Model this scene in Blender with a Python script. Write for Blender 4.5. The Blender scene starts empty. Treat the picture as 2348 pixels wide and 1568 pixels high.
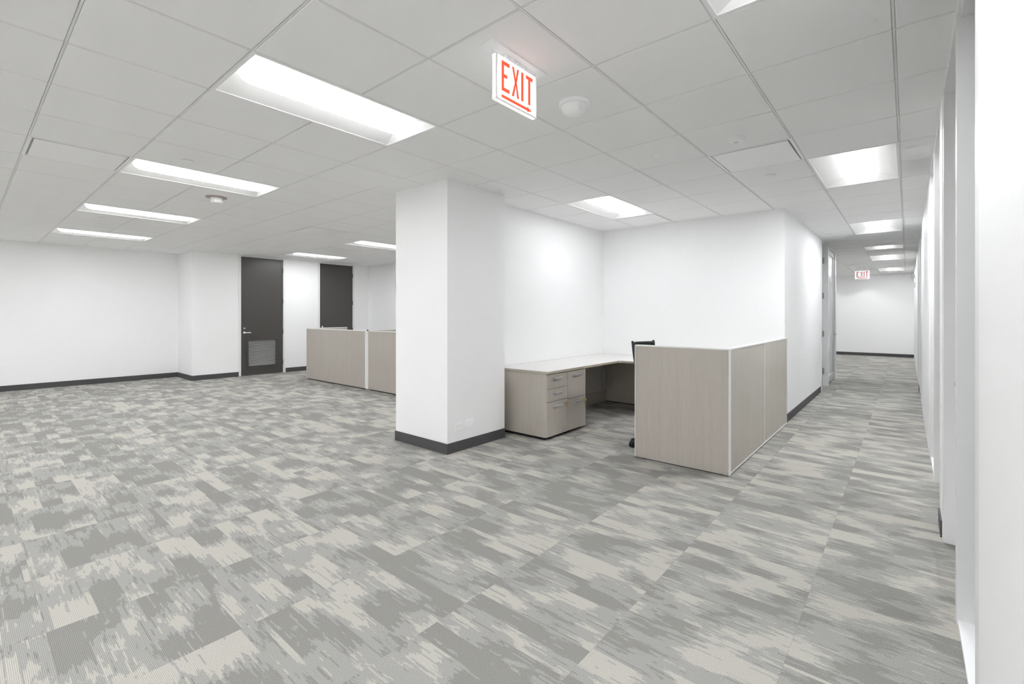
import bpy, bmesh, math, random
from mathutils import Vector, Matrix

# ------------------------------------------------------------------ camera, world, exposure
scene = bpy.context.scene
COL = scene.collection
W_PX, H_PX = 2348.0, 1568.0
F_PX, HORIZON, YAW, EYE = 1073.76, 721.5, 40.17, 1.3405
cam_data = bpy.data.cameras.new('camera')
cam_data.sensor_width = 36.0
cam_data.lens = F_PX / W_PX * 36.0
cam_data.shift_y = (HORIZON - H_PX / 2) / W_PX
cam_data.clip_start = 0.02
cam = bpy.data.objects.new('camera', cam_data)
COL.objects.link(cam)
cam.location = (0, 0, EYE)
cam.rotation_euler = (math.radians(90), 0, math.radians(YAW))
scene.camera = cam

world = bpy.data.worlds.new('world')
scene.world = world
world.use_nodes = True
world.node_tree.nodes['Background'].inputs[0].default_value = (1, 1, 1, 1)
world.node_tree.nodes['Background'].inputs[1].default_value = 0.3

scene.view_settings.view_transform = 'Standard'
scene.view_settings.look = 'None'
scene.view_settings.gamma = 1.0
scene.view_settings.exposure = 0.73
scene.view_settings.use_curve_mapping = False
scene.cycles.max_bounces = 8
scene.cycles.diffuse_bounces = 7
scene.cycles.glossy_bounces = 3
scene.cycles.use_adaptive_sampling = True
scene.cycles.adaptive_threshold = 0.15
scene.cycles.use_light_tree = False
scene.cycles.sample_clamp_indirect = 6.0
scene.cycles.caustics_reflective = False
scene.cycles.caustics_refractive = False

LAMP_STRENGTH = 42.0      # glow of the troffer lenses (underside)
FLANK_STRENGTH = 2.8      # softer glow of their curved flanks

# ------------------------------------------------------------------ layout constants (metres)
T = 0.6096                         # ceiling module
GX, GY = -3.095, 0.337             # ceiling grid origin: x = GX - a*T, y = GY + b*T
CEIL = 2.65
XR = 0.16                          # right wall face
XL = -12.04                        # left wall face
XD = -11.09                        # wall with the two dark doors
YJ = 3.075                         # jog in the left wall
YB = 7.15                          # far back wall of the open room
YREAR = -3.6                       # wall behind the camera
AX, AY = -3.655, 6.55              # alcove corner
CX, CY0 = -1.15, 6.58              # outer corner of the corridor block
CY1 = 9.69                         # corridor left wall ends at the door
YEND = 19.2                        # end of corridor
def gx(a): return GX - a * T
def gy(b): return GY + b * T

# ------------------------------------------------------------------ materials
def principled(name, color, rough=0.5, metal=0.0, spec=0.5):
    m = bpy.data.materials.new(name); m.use_nodes = True
    b = m.node_tree.nodes['Principled BSDF']
    b.inputs['Base Color'].default_value = (*color, 1)
    b.inputs['Roughness'].default_value = rough
    b.inputs['Metallic'].default_value = metal
    b.inputs['Specular IOR Level'].default_value = spec
    return m

class NT:
    def __init__(self, m):
        self.nt = m.node_tree; self.n = self.nt.nodes; self.l = self.nt.links
        self.bsdf = self.n['Principled BSDF']
    def new(self, t, **kw):
        nd = self.n.new(t)
        for k, v in kw.items(): setattr(nd, k, v)
        return nd
    def link(self, a, b): self.l.new(a, b)
    def val(self, sock, v):
        if hasattr(v, 'is_linked') or isinstance(v, bpy.types.NodeSocket): self.l.new(v, sock)
        else: sock.default_value = v
    def math(self, op, a, b=0.0, c=None):
        nd = self.new('ShaderNodeMath', operation=op)
        self.val(nd.inputs[0], a); self.val(nd.inputs[1], b)
        if c is not None: self.val(nd.inputs[2], c)
        return nd.outputs[0]
    def comb(self, x, y, z):
        nd = self.new('ShaderNodeCombineXYZ')
        self.val(nd.inputs[0], x); self.val(nd.inputs[1], y); self.val(nd.inputs[2], z)
        return nd.outputs[0]
    def noise(self, vec, scale=1.0, detail=2.0, rough=0.5):
        nd = self.new('ShaderNodeTexNoise')
        self.link(vec, nd.inputs['Vector'])
        nd.inputs['Scale'].default_value = scale
        nd.inputs['Detail'].default_value = detail
        nd.inputs['Roughness'].default_value = rough
        return nd.outputs[0]
    def white(self, vec):
        nd = self.new('ShaderNodeTexWhiteNoise', noise_dimensions='3D')
        self.link(vec, nd.inputs['Vector'])
        return nd
    def ramp(self, fac, stops, interp='LINEAR'):
        nd = self.new('ShaderNodeValToRGB')
        nd.color_ramp.interpolation = interp
        els = nd.color_ramp.elements
        while len(els) < len(stops): els.new(0.5)
        for e, (p, c) in zip(els, stops):
            e.position = p; e.color = (*c, 1)
        self.link(fac, nd.inputs[0])
        return nd.outputs[0]

def speckle(name, color, rough, amount, scale, bump=0.0):
    m = principled(name, color, rough); k = NT(m)
    g = k.new('ShaderNodeNewGeometry')
    n = k.noise(g.outputs['Position'], scale, 2.0)
    lo = tuple(c * (1 - amount) for c in color); hi = tuple(min(1, c * (1 + amount)) for c in color)
    k.link(k.ramp(n, [(0.3, lo), (0.7, hi)]), k.bsdf.inputs['Base Color'])
    if bump:
        b = k.new('ShaderNodeBump'); b.inputs['Strength'].default_value = bump; b.inputs['Distance'].default_value = 0.002
        k.link(n, b.inputs['Height']); k.link(b.outputs[0], k.bsdf.inputs['Normal'])
    return m

CARPET_S, CARPET_X0, CARPET_Y0 = 0.6035, -0.362, 2.052
def carpet_material():
    m = principled('carpet', (0.4, 0.4, 0.38), 0.95, 0, 0.1); k = NT(m)
    g = k.new('ShaderNodeNewGeometry')
    s = k.new('ShaderNodeSeparateXYZ'); k.link(g.outputs['Position'], s.inputs[0])
    x, y = s.outputs[0], s.outputs[1]
    # id of the carpet square
    ci = k.math('FLOOR', k.math('DIVIDE', k.math('SUBTRACT', x, CARPET_X0), CARPET_S))
    cj = k.math('FLOOR', k.math('DIVIDE', k.math('SUBTRACT', y, CARPET_Y0), CARPET_S))
    rnd = k.white(k.comb(ci, cj, 3.7))
    sep = k.new('ShaderNodeSeparateColor'); k.link(rnd.outputs['Color'], sep.inputs[0])
    ox = k.math('MULTIPLY', sep.outputs[0], 37.0)
    oy = k.math('MULTIPLY', sep.outputs[1], 53.0)
    # tufted rows run along x: every row ends a streak at its own place
    row = k.math('FLOOR', k.math('MULTIPLY', y, 170.0))
    j1 = k.math('SUBTRACT', k.white(k.comb(row, ci, 1.3)).outputs['Value'], 0.5)
    vor = k.new('ShaderNodeTexVoronoi', voronoi_dimensions='1D')
    k.link(k.math('ADD', k.math('MULTIPLY', y, 9.0), k.math('ADD', k.math('MULTIPLY', ci, 17.3), k.math('MULTIPLY', sep.outputs[1], 40.0))), vor.inputs['W'])
    vor.inputs['Scale'].default_value = 1.0
    vs_ = k.new('ShaderNodeSeparateColor'); k.link(vor.outputs['Color'], vs_.inputs[0])
    br, br2 = vs_.outputs[0], vs_.outputs[1]
    xj = k.math('ADD', x, k.math('MULTIPLY', j1, 0.045))
    yr = k.math('DIVIDE', row, 170.0)
    yarn = k.noise(g.outputs['Position'], 300.0, 2.0, 0.6)
    # every band of rows carries its own sequence of blocks along x
    band = k.noise(k.comb(k.math('ADD', k.math('MULTIPLY', xj, 3.2), ox), k.math('MULTIPLY', br, 61.0), k.math('MULTIPLY', br2, 43.0)), 1.0, 0.0)
    cloud = k.noise(k.comb(k.math('ADD', k.math('MULTIPLY', xj, 4.5), ox), k.math('ADD', k.math('MULTIPLY', y, 9.0), oy), 0.0), 1.0, 3.0, 0.6)
    fine = k.noise(k.comb(k.math('ADD', k.math('MULTIPLY', x, 5.0), ox), k.math('MULTIPLY', yr, 95.0), 5.0), 1.0, 0.0)
    t = k.math('ADD', k.math('MULTIPLY', band, 0.56), k.math('MULTIPLY', cloud, 0.44))
    t = k.math('ADD', t, k.math('MULTIPLY', k.math('SUBTRACT', sep.outputs[2], 0.5), 0.06))
    t = k.math('ADD', t, k.math('MULTIPLY', k.math('SUBTRACT', yarn, 0.5), 0.045))
    # thin stray streaks of the neighbouring yarn colour
    up = k.math('MULTIPLY', k.math('GREATER_THAN', fine, 0.68), 0.07)
    dn = k.math('MULTIPLY', k.math('LESS_THAN', fine, 0.33), -0.08)
    t = k.math('ADD', t, k.math('ADD', up, dn))
    dark, mid, light = (0.258, 0.252, 0.236), (0.335, 0.329, 0.311), (0.455, 0.437, 0.396)
    col = k.ramp(t, [(0.0, dark), (0.443, dark), (0.456, mid), (0.552, mid), (0.565, light), (1.0, light)])
    rib = k.math('SINE', k.math('MULTIPLY', y, 1150.0))
    shade = k.math('ADD', k.math('MULTIPLY', k.math('SUBTRACT', yarn, 0.5), 1.35), k.math('ADD', k.math('MULTIPLY', rib, 0.16), 1.0))
    mix = k.new('ShaderNodeVectorMath', operation='SCALE')
    k.link(col, mix.inputs[0]); k.link(shade, mix.inputs['Scale'])
    k.link(mix.outputs[0], k.bsdf.inputs['Base Color'])
    b = k.new('ShaderNodeBump'); b.inputs['Strength'].default_value = 0.35; b.inputs['Distance'].default_value = 0.003
    k.link(yarn, b.inputs['Height']); k.link(b.outputs[0], k.bsdf.inputs['Normal'])
    return m

def laminate_material(name, base, rough=0.24):
    m = principled(name, base, rough); k = NT(m)
    g = k.new('ShaderNodeNewGeometry')
    mp = k.new('ShaderNodeMapping'); mp.inputs['Scale'].default_value = (1, 1, 0.012)
    k.link(g.outputs['Position'], mp.inputs[0])
    a = k.noise(mp.outputs[0], 330.0, 3.0, 0.6)
    b = k.noise(mp.outputs[0], 28.0, 2.0, 0.5)
    t = k.math('ADD', k.math('MULTIPLY', a, 0.8), k.math('MULTIPLY', b, 0.2))
    lo = tuple(c * 0.88 for c in base); hi = tuple(c * 1.10 for c in base)
    k.link(k.ramp(t, [(0.33, lo), (0.67, hi)]), k.bsdf.inputs['Base Color'])
    return m

M = {}
M['wall'] = speckle('wall_paint', (0.90, 0.90, 0.90), 0.55, 0.005, 30)
M['tile'] = speckle('ceiling_tile', (0.92, 0.92, 0.918), 0.9, 0.015, 160, 0.1)
M['grid'] = principled('ceiling_grid', (0.80, 0.80, 0.79), 0.45)
M['plenum'] = principled('plenum', (0.55, 0.55, 0.55), 0.9)
M['white'] = principled('white_enamel', (0.92, 0.92, 0.92), 0.35)
M['plastic'] = principled('white_plastic', (0.95, 0.95, 0.95), 0.4)
M['base'] = principled('rubber_base', (0.062, 0.061, 0.063), 0.55)
M['carpet'] = carpet_material()
M['underlay'] = principled('underlay', (0.12, 0.12, 0.115), 1.0)
M['laminate'] = laminate_material('laminate', (0.475, 0.435, 0.388))
M['laminate_edge'] = laminate_material('laminate_edge', (0.47, 0.42, 0.35))
M['worktop'] = principled('worktop_white', (0.76, 0.75, 0.735), 0.42)
M['trimwhite'] = principled('panel_cap', (0.80, 0.80, 0.79), 0.35)
M['alum'] = principled('aluminium', (0.66, 0.66, 0.67), 0.32, 0.55)
M['frame'] = principled('door_frame_paint', (0.80, 0.80, 0.80), 0.4)
M['chrome'] = principled('brushed_steel', (0.75, 0.75, 0.76), 0.22, 1.0)
M['brass'] = principled('brass', (0.75, 0.52, 0.12), 0.3, 1.0)
M['door'] = principled('door_paint', (0.062, 0.057, 0.053), 0.34)
M['slat'] = principled('louver_slat', (0.62, 0.61, 0.60), 0.35, 0.2)
M['dark'] = principled('black_parts_and_shade', (0.012, 0.012, 0.012), 0.8)  # near-black for dark parts, and for shade built as black solids
M['black'] = principled('black_plastic', (0.016, 0.016, 0.015), 0.45)
M['mesh'] = principled('black_mesh', (0.022, 0.022, 0.02), 0.8)
M['seatcloth'] = principled('black_cloth', (0.02, 0.02, 0.02), 0.95)
M['copper'] = principled('detector_ring', (0.34, 0.27, 0.25), 0.35, 0.6)
def lit_red(name, col, e):
    m = principled(name, col, 0.45); b = m.node_tree.nodes['Principled BSDF']
    b.inputs['Emission Color'].default_value = (*col, 1); b.inputs['Emission Strength'].default_value = e
    return m
M['red'] = lit_red('sign_red', (0.93, 0.095, 0.030), 0.25)
M['darkred'] = principled('sign_dark_red', (0.55, 0.02, 0.02), 0.45)
M['hinge'] = principled('hinge_steel', (0.42, 0.42, 0.42), 0.35, 0.8)
M['greypanel'] = principled('grey_metal_panel', (0.72, 0.72, 0.71), 0.25, 0.35)
M['slot'] = principled('outlet_slot', (0.05, 0.05, 0.05), 0.6)

def emission(name, color, strength):
    m = bpy.data.materials.new(name); m.use_nodes = True
    nt = m.node_tree; nt.nodes.clear()
    e = nt.nodes.new('ShaderNodeEmission'); o = nt.nodes.new('ShaderNodeOutputMaterial')
    e.inputs[0].default_value = (*color, 1); e.inputs[1].default_value = strength
    nt.links.new(e.outputs[0], o.inputs[0])
    return m
DIM = {(-1,7): 0.40, (-1,1): 0.46, (3,1): 0.78, (-5,1): 0.48, (-5,7): 1.55, (-5,13): 0.8, (-5,18): 0.8, (11,7): 0.70,
       (-5,-5): 2.6, (-1,-5): 1.4, (3,-5): 1.3, (7,-5): 1.3, (11,-5): 1.2}      # brightness factors set for light balance; unseen lamps behind the viewpoint turned up
def lens_material(f):
    key = 'lens_%d' % round(f*100)
    if key not in M: M[key] = emission('lamp_lens', (0.968, 0.985, 1.015), LAMP_STRENGTH*f)
    return M[key]
M['lens'] = lens_material(1.0)
M['flank'] = emission('lamp_lens_flank', (1.0, 0.995, 0.99), FLANK_STRENGTH)
def sign_material():
    m = principled('sign_face', (0.9, 0.9, 0.9), 0.3)
    b = m.node_tree.nodes['Principled BSDF']
    b.inputs['Emission Color'].default_value = (1, 1, 1, 1)
    b.inputs['Emission Strength'].default_value = 0.35
    return m
M['signface'] = sign_material()
def glass_material(name, tint, frost):
    m = bpy.data.materials.new(name); m.use_nodes = True
    nt = m.node_tree; nt.nodes.clear()
    o = nt.nodes.new('ShaderNodeOutputMaterial')
    tr = nt.nodes.new('ShaderNodeBsdfTransparent'); tr.inputs[0].default_value = (*tint, 1)
    gl = nt.nodes.new('ShaderNodeBsdfGlossy'); gl.inputs['Roughness'].default_value = frost
    fr = nt.nodes.new('ShaderNodeFresnel')
    ge = nt.nodes.new('ShaderNodeNewGeometry'); mr = nt.nodes.new('ShaderNodeMapRange')   # thin pane: same reflectance on both faces
    mr.inputs['To Min'].default_value = 1.5; mr.inputs['To Max'].default_value = 1/1.5
    nt.links.new(ge.outputs['Backfacing'], mr.inputs['Value']); nt.links.new(mr.outputs[0], fr.inputs[0])
    mx = nt.nodes.new('ShaderNodeMixShader')
    nt.links.new(fr.outputs[0], mx.inputs[0]); nt.links.new(tr.outputs[0], mx.inputs[1])
    nt.links.new(gl.outputs[0], mx.inputs[2]); nt.links.new(mx.outputs[0], o.inputs[0])
    return m
M['glass'] = glass_material('clear_glass', (0.93, 0.95, 0.95), 0.02)
def frosted(name):
    m = bpy.data.materials.new(name); m.use_nodes = True
    nt = m.node_tree; nt.nodes.clear()
    o = nt.nodes.new('ShaderNodeOutputMaterial'); tr = nt.nodes.new('ShaderNodeBsdfTransparent')
    di = nt.nodes.new('ShaderNodeBsdfDiffuse'); di.inputs[0].default_value = (.95,.95,.96,1)
    mx = nt.nodes.new('ShaderNodeMixShader'); mx.inputs[0].default_value = 0.22
    nt.links.new(tr.outputs[0], mx.inputs[1]); nt.links.new(di.outputs[0], mx.inputs[2]); nt.links.new(mx.outputs[0], o.inputs[0])
    return m
M['acrylic'] = frosted('clear_acrylic')

# ------------------------------------------------------------------ mesh helpers
class MB:
    """collects simple solids; build() links them as one mesh object"""
    def __init__(self): self.v = []; self.f = []
    def add(self, vs, fs):
        o = len(self.v); self.v += [tuple(p) for p in vs]
        self.f += [tuple(i + o for i in f) for f in fs]; return self
    def box(self, x0, x1, y0, y1, z0, z1):
        vs = [(x, y, z) for x in (x0, x1) for y in (y0, y1) for z in (z0, z1)]
        return self.add(vs, [(0,1,3,2),(4,6,7,5),(0,4,5,1),(2,3,7,6),(0,2,6,4),(1,5,7,3)])
    def prism(self, poly, axis, lo, hi):
        """poly: list of 2D points in the plane across axis"""
        def p3(a, b, c):
            return {'x': (c, a, b), 'y': (a, c, b), 'z': (a, b, c)}[axis]
        n = len(poly)
        vs = [p3(a, b, lo) for a, b in poly] + [p3(a, b, hi) for a, b in poly]
        fs = [tuple(range(n))[::-1], tuple(range(n, 2*n))]
        fs += [(i, (i+1) % n, n + (i+1) % n, n + i) for i in range(n)]
        return self.add(vs, fs)
    def lathe(self, prof, seg=24, c=(0,0,0), axis='z'):
        """prof: (radius, height) pairs, closed with caps"""
        vs = []
        for r, h in prof:
            for s in range(seg):
                a = 2*math.pi*s/seg; p = (r*math.cos(a), r*math.sin(a), h)
                if axis == 'x': p = (p[2], p[0], p[1])
                elif axis == 'y': p = (p[0], p[2], p[1])
                vs.append((p[0]+c[0], p[1]+c[1], p[2]+c[2]))
        fs = []
        for i in range(len(prof)-1):
            for s in range(seg):
                t = (s+1) % seg
                fs.append((i*seg+s, i*seg+t, (i+1)*seg+t, (i+1)*seg+s))
        fs.append(tuple(range(seg))[::-1]); fs.append(tuple(range((len(prof)-1)*seg, len(prof)*seg)))
        return self.add(vs, fs)
    def tube(self, pts, rad, seg=10):
        pts = [Vector(p) for p in pts]; rings = []
        for i, p in enumerate(pts):
            d = (pts[min(i+1, len(pts)-1)] - pts[max(i-1, 0)]).normalized()
            up = Vector((0,0,1)) if abs(d.z) < 0.95 else Vector((1,0,0))
            a = d.cross(up).normalized(); b = d.cross(a).normalized()
            r = rad[i] if isinstance(rad, (list, tuple)) else rad
            rings.append([p + a*r*math.cos(2*math.pi*s/seg) + b*r*math.sin(2*math.pi*s/seg) for s in range(seg)])
        vs = [q for r in rings for q in r]; fs = []
        for i in range(len(rings)-1):
            for s in range(seg):
                t = (s+1) % seg
                fs.append((i*seg+s, i*seg+t, (i+1)*seg+t, (i+1)*seg+s))
        fs.append(tuple(range(seg))[::-1]); fs.append(tuple(range((len(rings)-1)*seg, len(rings)*seg)))
        return self.add(vs, fs)
    def mesh(self, name, mat, bevel=0.0, smooth=False):
        me = bpy.data.meshes.new(name); me.from_pydata(self.v, [], self.f)
        bm = bmesh.new(); bm.from_mesh(me)
        if bevel:
            es = [e for e in bm.edges if len(e.link_faces) == 2 and e.calc_face_angle(0) > 0.6]
            bmesh.ops.bevel(bm, geom=es, offset=bevel, segments=2, profile=0.7, affect='EDGES')
        bmesh.ops.recalc_face_normals(bm, faces=bm.faces)
        bm.to_mesh(me); bm.free()
        if smooth:
            for p in me.polygons: p.use_smooth = True
            try: me.set_sharp_from_angle(angle=math.radians(35))
            except Exception: pass
        me.materials.append(mat)
        return me
    def build(self, name, mat, parent=None, bevel=0.0, smooth=False):
        o = bpy.data.objects.new(name, self.mesh(name, mat, bevel, smooth)); COL.objects.link(o)
        if parent is not None: o.parent = parent
        return o

def tag(o, label=None, cat=None, group=None, kind=None):
    if label: o['label'] = label
    if cat: o['category'] = cat
    if group: o['group'] = group
    if kind: o['kind'] = kind
    return o
def thing(name, loc, label, cat, group=None, rz=0.0, kind=None):
    o = bpy.data.objects.new(name, None); COL.objects.link(o)
    o.empty_display_size = 0.1
    o.location = loc; o.rotation_euler = (0, 0, rz)
    return tag(o, label, cat, group, kind)
def place(name, mesh, loc, parent=None):
    o = bpy.data.objects.new(name, mesh); COL.objects.link(o); o.location = loc
    if parent is not None: o.parent = parent
    return o
def copy_tree(o, parent=None):
    c = o.copy(); COL.objects.link(c); c.parent = parent
    for ch in list(o.children): copy_tree(ch, c)
    return c
def struct(name, mb, mat, label, cat, bevel=0.0):
    return tag(mb.build(name, mat, None, bevel), label, cat, None, 'structure')

# ------------------------------------------------------------------ where pieces show in the picture
CT, ST = math.cos(math.radians(YAW)), math.sin(math.radians(YAW))
def to_pixel(x, y, z):
    d = y*CT - x*ST
    if d < 0.05: return None
    return (W_PX/2 + F_PX*(y*ST + x*CT)/d, HORIZON - F_PX*(z-EYE)/d)
BLOCKS = [(-4.185,-3.37,3.03,3.865), (-3.80,AX,3.865,AY), (-3.80,CX,AY,CY1), (XL-1,XD,YJ,YB), (-3.8,CX-.02,CY1,11.9),
          (-11.1,-3.8,YB,YB+.3), (XR,1,-4,20), (XL-1,XL,-4,4)]
def blocked(x, y):
    for (x0,x1,y0,y1) in BLOCKS:
        t0, t1 = 0.0, 0.985; ok = True
        for p, lo, hi in ((x,x0,x1),(y,y0,y1)):
            if abs(p) < 1e-9:
                if lo > 0 or hi < 0: ok = False
            else:
                a, b = lo/p, hi/p
                if a > b: a, b = b, a
                t0 = max(t0,a); t1 = min(t1,b)
        if ok and t0 < t1: return True
    return False
def shown_area(x0, x1, y0, y1, z):
    """visible picture area of a rectangle on a horizontal plane, 0 when out of view or hidden"""
    q = [to_pixel(x,y,z) for x, y in ((x0,y0),(x1,y0),(x1,y1),(x0,y1))]
    pts = [(x0+(x1-x0)*i/4, y0+(y1-y0)*j/4) for i in range(5) for j in range(5)]
    vis = 0
    for x, y in pts:
        p = to_pixel(x,y,z)
        if p and 0 <= p[0] <= W_PX and 0 <= p[1] <= H_PX and not blocked(x,y): vis += 1
    if not vis: return 0.0
    if any(p is None for p in q): return 1e5
    a = abs(sum(q[i][0]*q[(i+1)%4][1]-q[(i+1)%4][0]*q[i][1] for i in range(4)))/2
    return a*vis/25.0
REGIONS = [(XL,XR,YREAR,AY), (XR+.17,2.6,YREAR,YEND), (-11.09,-3.8,6.0,YB), (CX,XR,6.0,12.3), (-4.2,XR,11.9,YEND)]
def in_room(x0, x1, y0, y1):
    for r in REGIONS:
        if min(x1,r[1])-max(x0,r[0]) > 0.03 and min(y1,r[3])-max(y0,r[2]) > 0.03:
            for (bx0,bx1,by0,by1) in BLOCKS[1:6]:
                if x0 >= bx0 and x1 <= bx1 and y0 >= by0 and y1 <= by1: return False
            return True
    return False

# ------------------------------------------------------------------ floor with carpet squares
mb = MB().box(XL-.2, 2.8, YREAR-.2, YEND+.3, -0.12, -0.002)
floor = struct('floor', mb, M['underlay'], 'floor of grey and cream streaked carpet squares through the whole office', 'floor')
c = 0.0003; s = CARPET_S
tm = MB()
tm.add([(0,0,-.002),(s,0,-.002),(s,s,-.002),(0,s,-.002),(c,c,0),(s-c,c,0),(s-c,s-c,0),(c,s-c,0)],
       [(4,5,6,7),(0,1,5,4),(1,2,6,5),(2,3,7,6),(3,0,4,7)])
carpet_mesh = tm.mesh('carpet_square', M['carpet'])
cells = []
for i in range(-20, 6):
    for j in range(-10, 29):
        x0, y0 = CARPET_X0+i*s, CARPET_Y0+j*s
        if in_room(x0, x0+s, y0, y0+s):
            cells.append((shown_area(x0,x0+s,y0,y0+s,0.0), x0, y0))
cells.sort(key=lambda q: -q[0])
rest = MB()
for n, (a, x0, y0) in enumerate(cells):
    if n < 300 and a > 60:
        place('carpet_square', carpet_mesh, (x0, y0, 0), floor)
    else:
        rest.add([(p[0]+x0, p[1]+y0, p[2]) for p in tm.v], tm.f)
tag(rest.build('carpet_squares_beyond', M['carpet'], floor), kind='stuff')

# ------------------------------------------------------------------ ceiling: slab, grid, tiles
mb = MB().box(XL-.2, 2.8, YREAR-.2, YEND+.3, 2.80, 2.92)
ceiling = struct('ceiling', mb, M['plenum'], 'suspended ceiling of white square tiles in a white metal grid', 'ceiling')
LIGHTS = []      # (a0, b0, length in tiles)
for a in (-5, -1, 3, 7, 11):
    for b in (-5, 1, 7):
        LIGHTS.append((a, b, 2))
LIGHTS += [(-5, 13, 2), (-5, 18, 1), (-5, 21, 2), (-5, 27, 2), (0, 24, 2), (-8, 4, 2), (-8, 15, 2)]  # last two are added to brighten the unseen offices
DIFFUSERS = [(-4, 6), (3, 0), (6, 5), (-1, 9), (9, 7)]
taken = set()
for a, b, n in LIGHTS:
    for k in range(n): taken.add((a, b+k))
for a, b in DIFFUSERS: taken.add((a, b))
gap = 0.0072
w = T - 2*gap
th = 0.018
ch = 0.003
tm = MB()
h0, h1 = w/2, w/2-ch
tm.add([(-h0,-h0,th),(h0,-h0,th),(h0,h0,th),(-h0,h0,th),(-h0,-h0,ch),(h0,-h0,ch),(h0,h0,ch),(-h0,h0,ch),
        (-h1,-h1,0),(h1,-h1,0),(h1,h1,0),(-h1,h1,0)],
       [(0,1,2,3),(4,0,3,7),(5,1,0,4),(6,2,1,5),(7,3,2,6),(8,4,7,11),(9,5,4,8),(10,6,5,9),(11,7,6,10),(11,10,9,8)])
tile_mesh = tm.mesh('ceiling_tile', M['tile'])
tcells = []; room_cells = set()
for a in range(-10, 16):
    for b in range(-7, 32):
        x1, y0 = gx(a), gy(b); x0, y1 = x1-T, y0+T
        if in_room(x0, x1, y0, y1):
            room_cells.add((a,b))
            if (a,b) not in taken: tcells.append((shown_area(x0,x1,y0,y1,CEIL), a, b))
tcells.sort(key=lambda q: -q[0])
rest = MB()
for n, (ar, a, b) in enumerate(tcells):
    p = (gx(a)-T/2, gy(b)+T/2, CEIL)
    if n < 300 and ar > 60: place('ceiling_tile', tile_mesh, p, ceiling)
    else: rest.add([(q[0]+p[0], q[1]+p[1], q[2]+p[2]) for q in tm.v], tm.f)
tag(rest.build('ceiling_tiles_beyond', M['tile'], ceiling), kind='stuff')
# grid: main runners along y, cross tees along x (none across the middle of a long light)
zb0, zb1 = CEIL+0.002, CEIL+0.009
bw = 0.0046
mid = {(a, b+1) for a, b, n in LIGHTS if n == 2}
for a in range(-9, 16):
    m = MB(); x = gx(a); run = None
    for b in range(-7, 33):
        use = (a,b) in room_cells or (a-1,b) in room_cells
        if use and run is None: run = b
        if not use and run is not None:
            m.box(x-bw, x+bw, gy(run), gy(b), zb0, zb1); m.box(x-.0078, x+.0078, gy(run), gy(b), zb1, zb1+.003); run = None
    if m.v: m.build('main_runner', M['grid'], ceiling)
for b in range(-6, 33):
    m = MB(); y = gy(b)
    for a in range(-10, 16):
        if ((a,b) in room_cells or (a,b-1) in room_cells) and (a,b) not in mid:
            m.box(gx(a+1)+bw, gx(a)-bw, y-bw, y+bw, zb0+.0005, zb1); m.box(gx(a+1)+bw, gx(a)-bw, y-.0078, y+.0078, zb1, zb1+.003)
    if m.v: m.build('cross_tee', M['grid'], ceiling)

# ------------------------------------------------------------------ walls
WZ0, WZ1 = -0.02, CEIL+0.006
def wall(name, rects, label, openings=()):
    m = MB()
    for (x0,x1,y0,y1,*z) in rects:
        m.box(x0,x1,y0,y1, z[0] if z else WZ0, z[1] if z else WZ1)
    return struct(name, m, M['wall'], label, 'wall')
DH = 2.612   # door opening height
D1, D2 = (3.985, 4.885), (5.775, 6.675)
wall('wall_left', [(XL-.15, XL, YREAR-.15, YJ)], 'long plain white wall at the far left of the open room')
wall('wall_jog', [(XL-.15, XD, YJ, YJ+.12)], 'short white return wall where the left wall steps forward')
FJ = 0.045
wall('wall_doors', [(XD-.14, XD, YJ+.12, D1[0]-FJ), (XD-.14, XD, D1[1]+FJ, D2[0]-FJ), (XD-.14, XD, D2[1]+FJ, YB+.12),
                    (XD-.14, XD, D1[0]-FJ, D1[1]+FJ, DH+.030, WZ1), (XD-.14, XD, D2[0]-FJ, D2[1]+FJ, DH+.030, WZ1)],
     'white wall holding the two tall dark doors')
wall('wall_back', [(XD, -3.80, YB, YB+.12)], 'white back wall behind the low cubicle panels, left of the column')
wall('wall_alcove_left', [(-3.80, AX, 3.865, AY)], 'white wall behind the long run of the desk, right of the column')
wall('wall_alcove_back', [(-3.80, CX, AY, CY0+.09)], 'white wall above the desk corner, ending at the corridor')
wall('wall_corridor_left', [(CX-.15, CX, CY0+.09, CY1)], 'white corridor wall between the low panel and the metal door frame')
wall('wall_corridor_header', [(CX-.15, CX, CY1, 11.86, DH+.03, WZ1)], 'thin white strip of wall above the glass door of the corridor')
wall('wall_cross', [(-4.2, CX-.0, 11.86, 12.0)], 'white wall turning left past the glass door, far down the corridor')
wall('wall_corridor_end', [(-4.3, 2.7, YEND, YEND+.15)], 'white end wall of the corridor behind the far exit sign')
wall('wall_far_side', [(-4.35, -4.2, 11.86, YEND)], 'white side wall of the far lobby left of the corridor')
wall('wall_rear', [(XL, 2.7, YREAR-.15, YREAR)], 'white wall behind the viewpoint')
wall('wall_room_behind_door', [(-2.6, -2.5, CY1, 11.86)], 'white wall of the room beyond the corridor glass door')
column = struct('column', MB().box(-4.185, -3.37, 3.03, 3.865, WZ0, WZ1), M['wall'],
                'thick square white column standing in the middle of the room', 'column')

# right wall: piers between the office fronts
SIDE = [(2.07,2.79), (5.10,5.82), (8.95,9.67), (12.0,12.72)]      # glass sidelights
DOOR = [(2.85,3.74), (4.15,5.04), (9.73,10.62), (11.05,11.94)]    # office doors
XT = 0.34
HEAD = 2.632
m = MB(); prev = YREAR
fronts = [(1.93,3.80),(4.09,5.96),(8.81,10.68),(10.99,12.86)]
for y0, y1 in fronts:
    m.box(XR, XT, prev, y0, WZ0, WZ1); m.box(XR, XT, y0, y1, HEAD+.012, WZ1); prev = y1
m.box(XR, XT, prev, YEND, WZ0, WZ1)
struct('wall_right', m, M['wall'], 'long white wall along the right side with recessed office fronts', 'wall')

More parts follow.
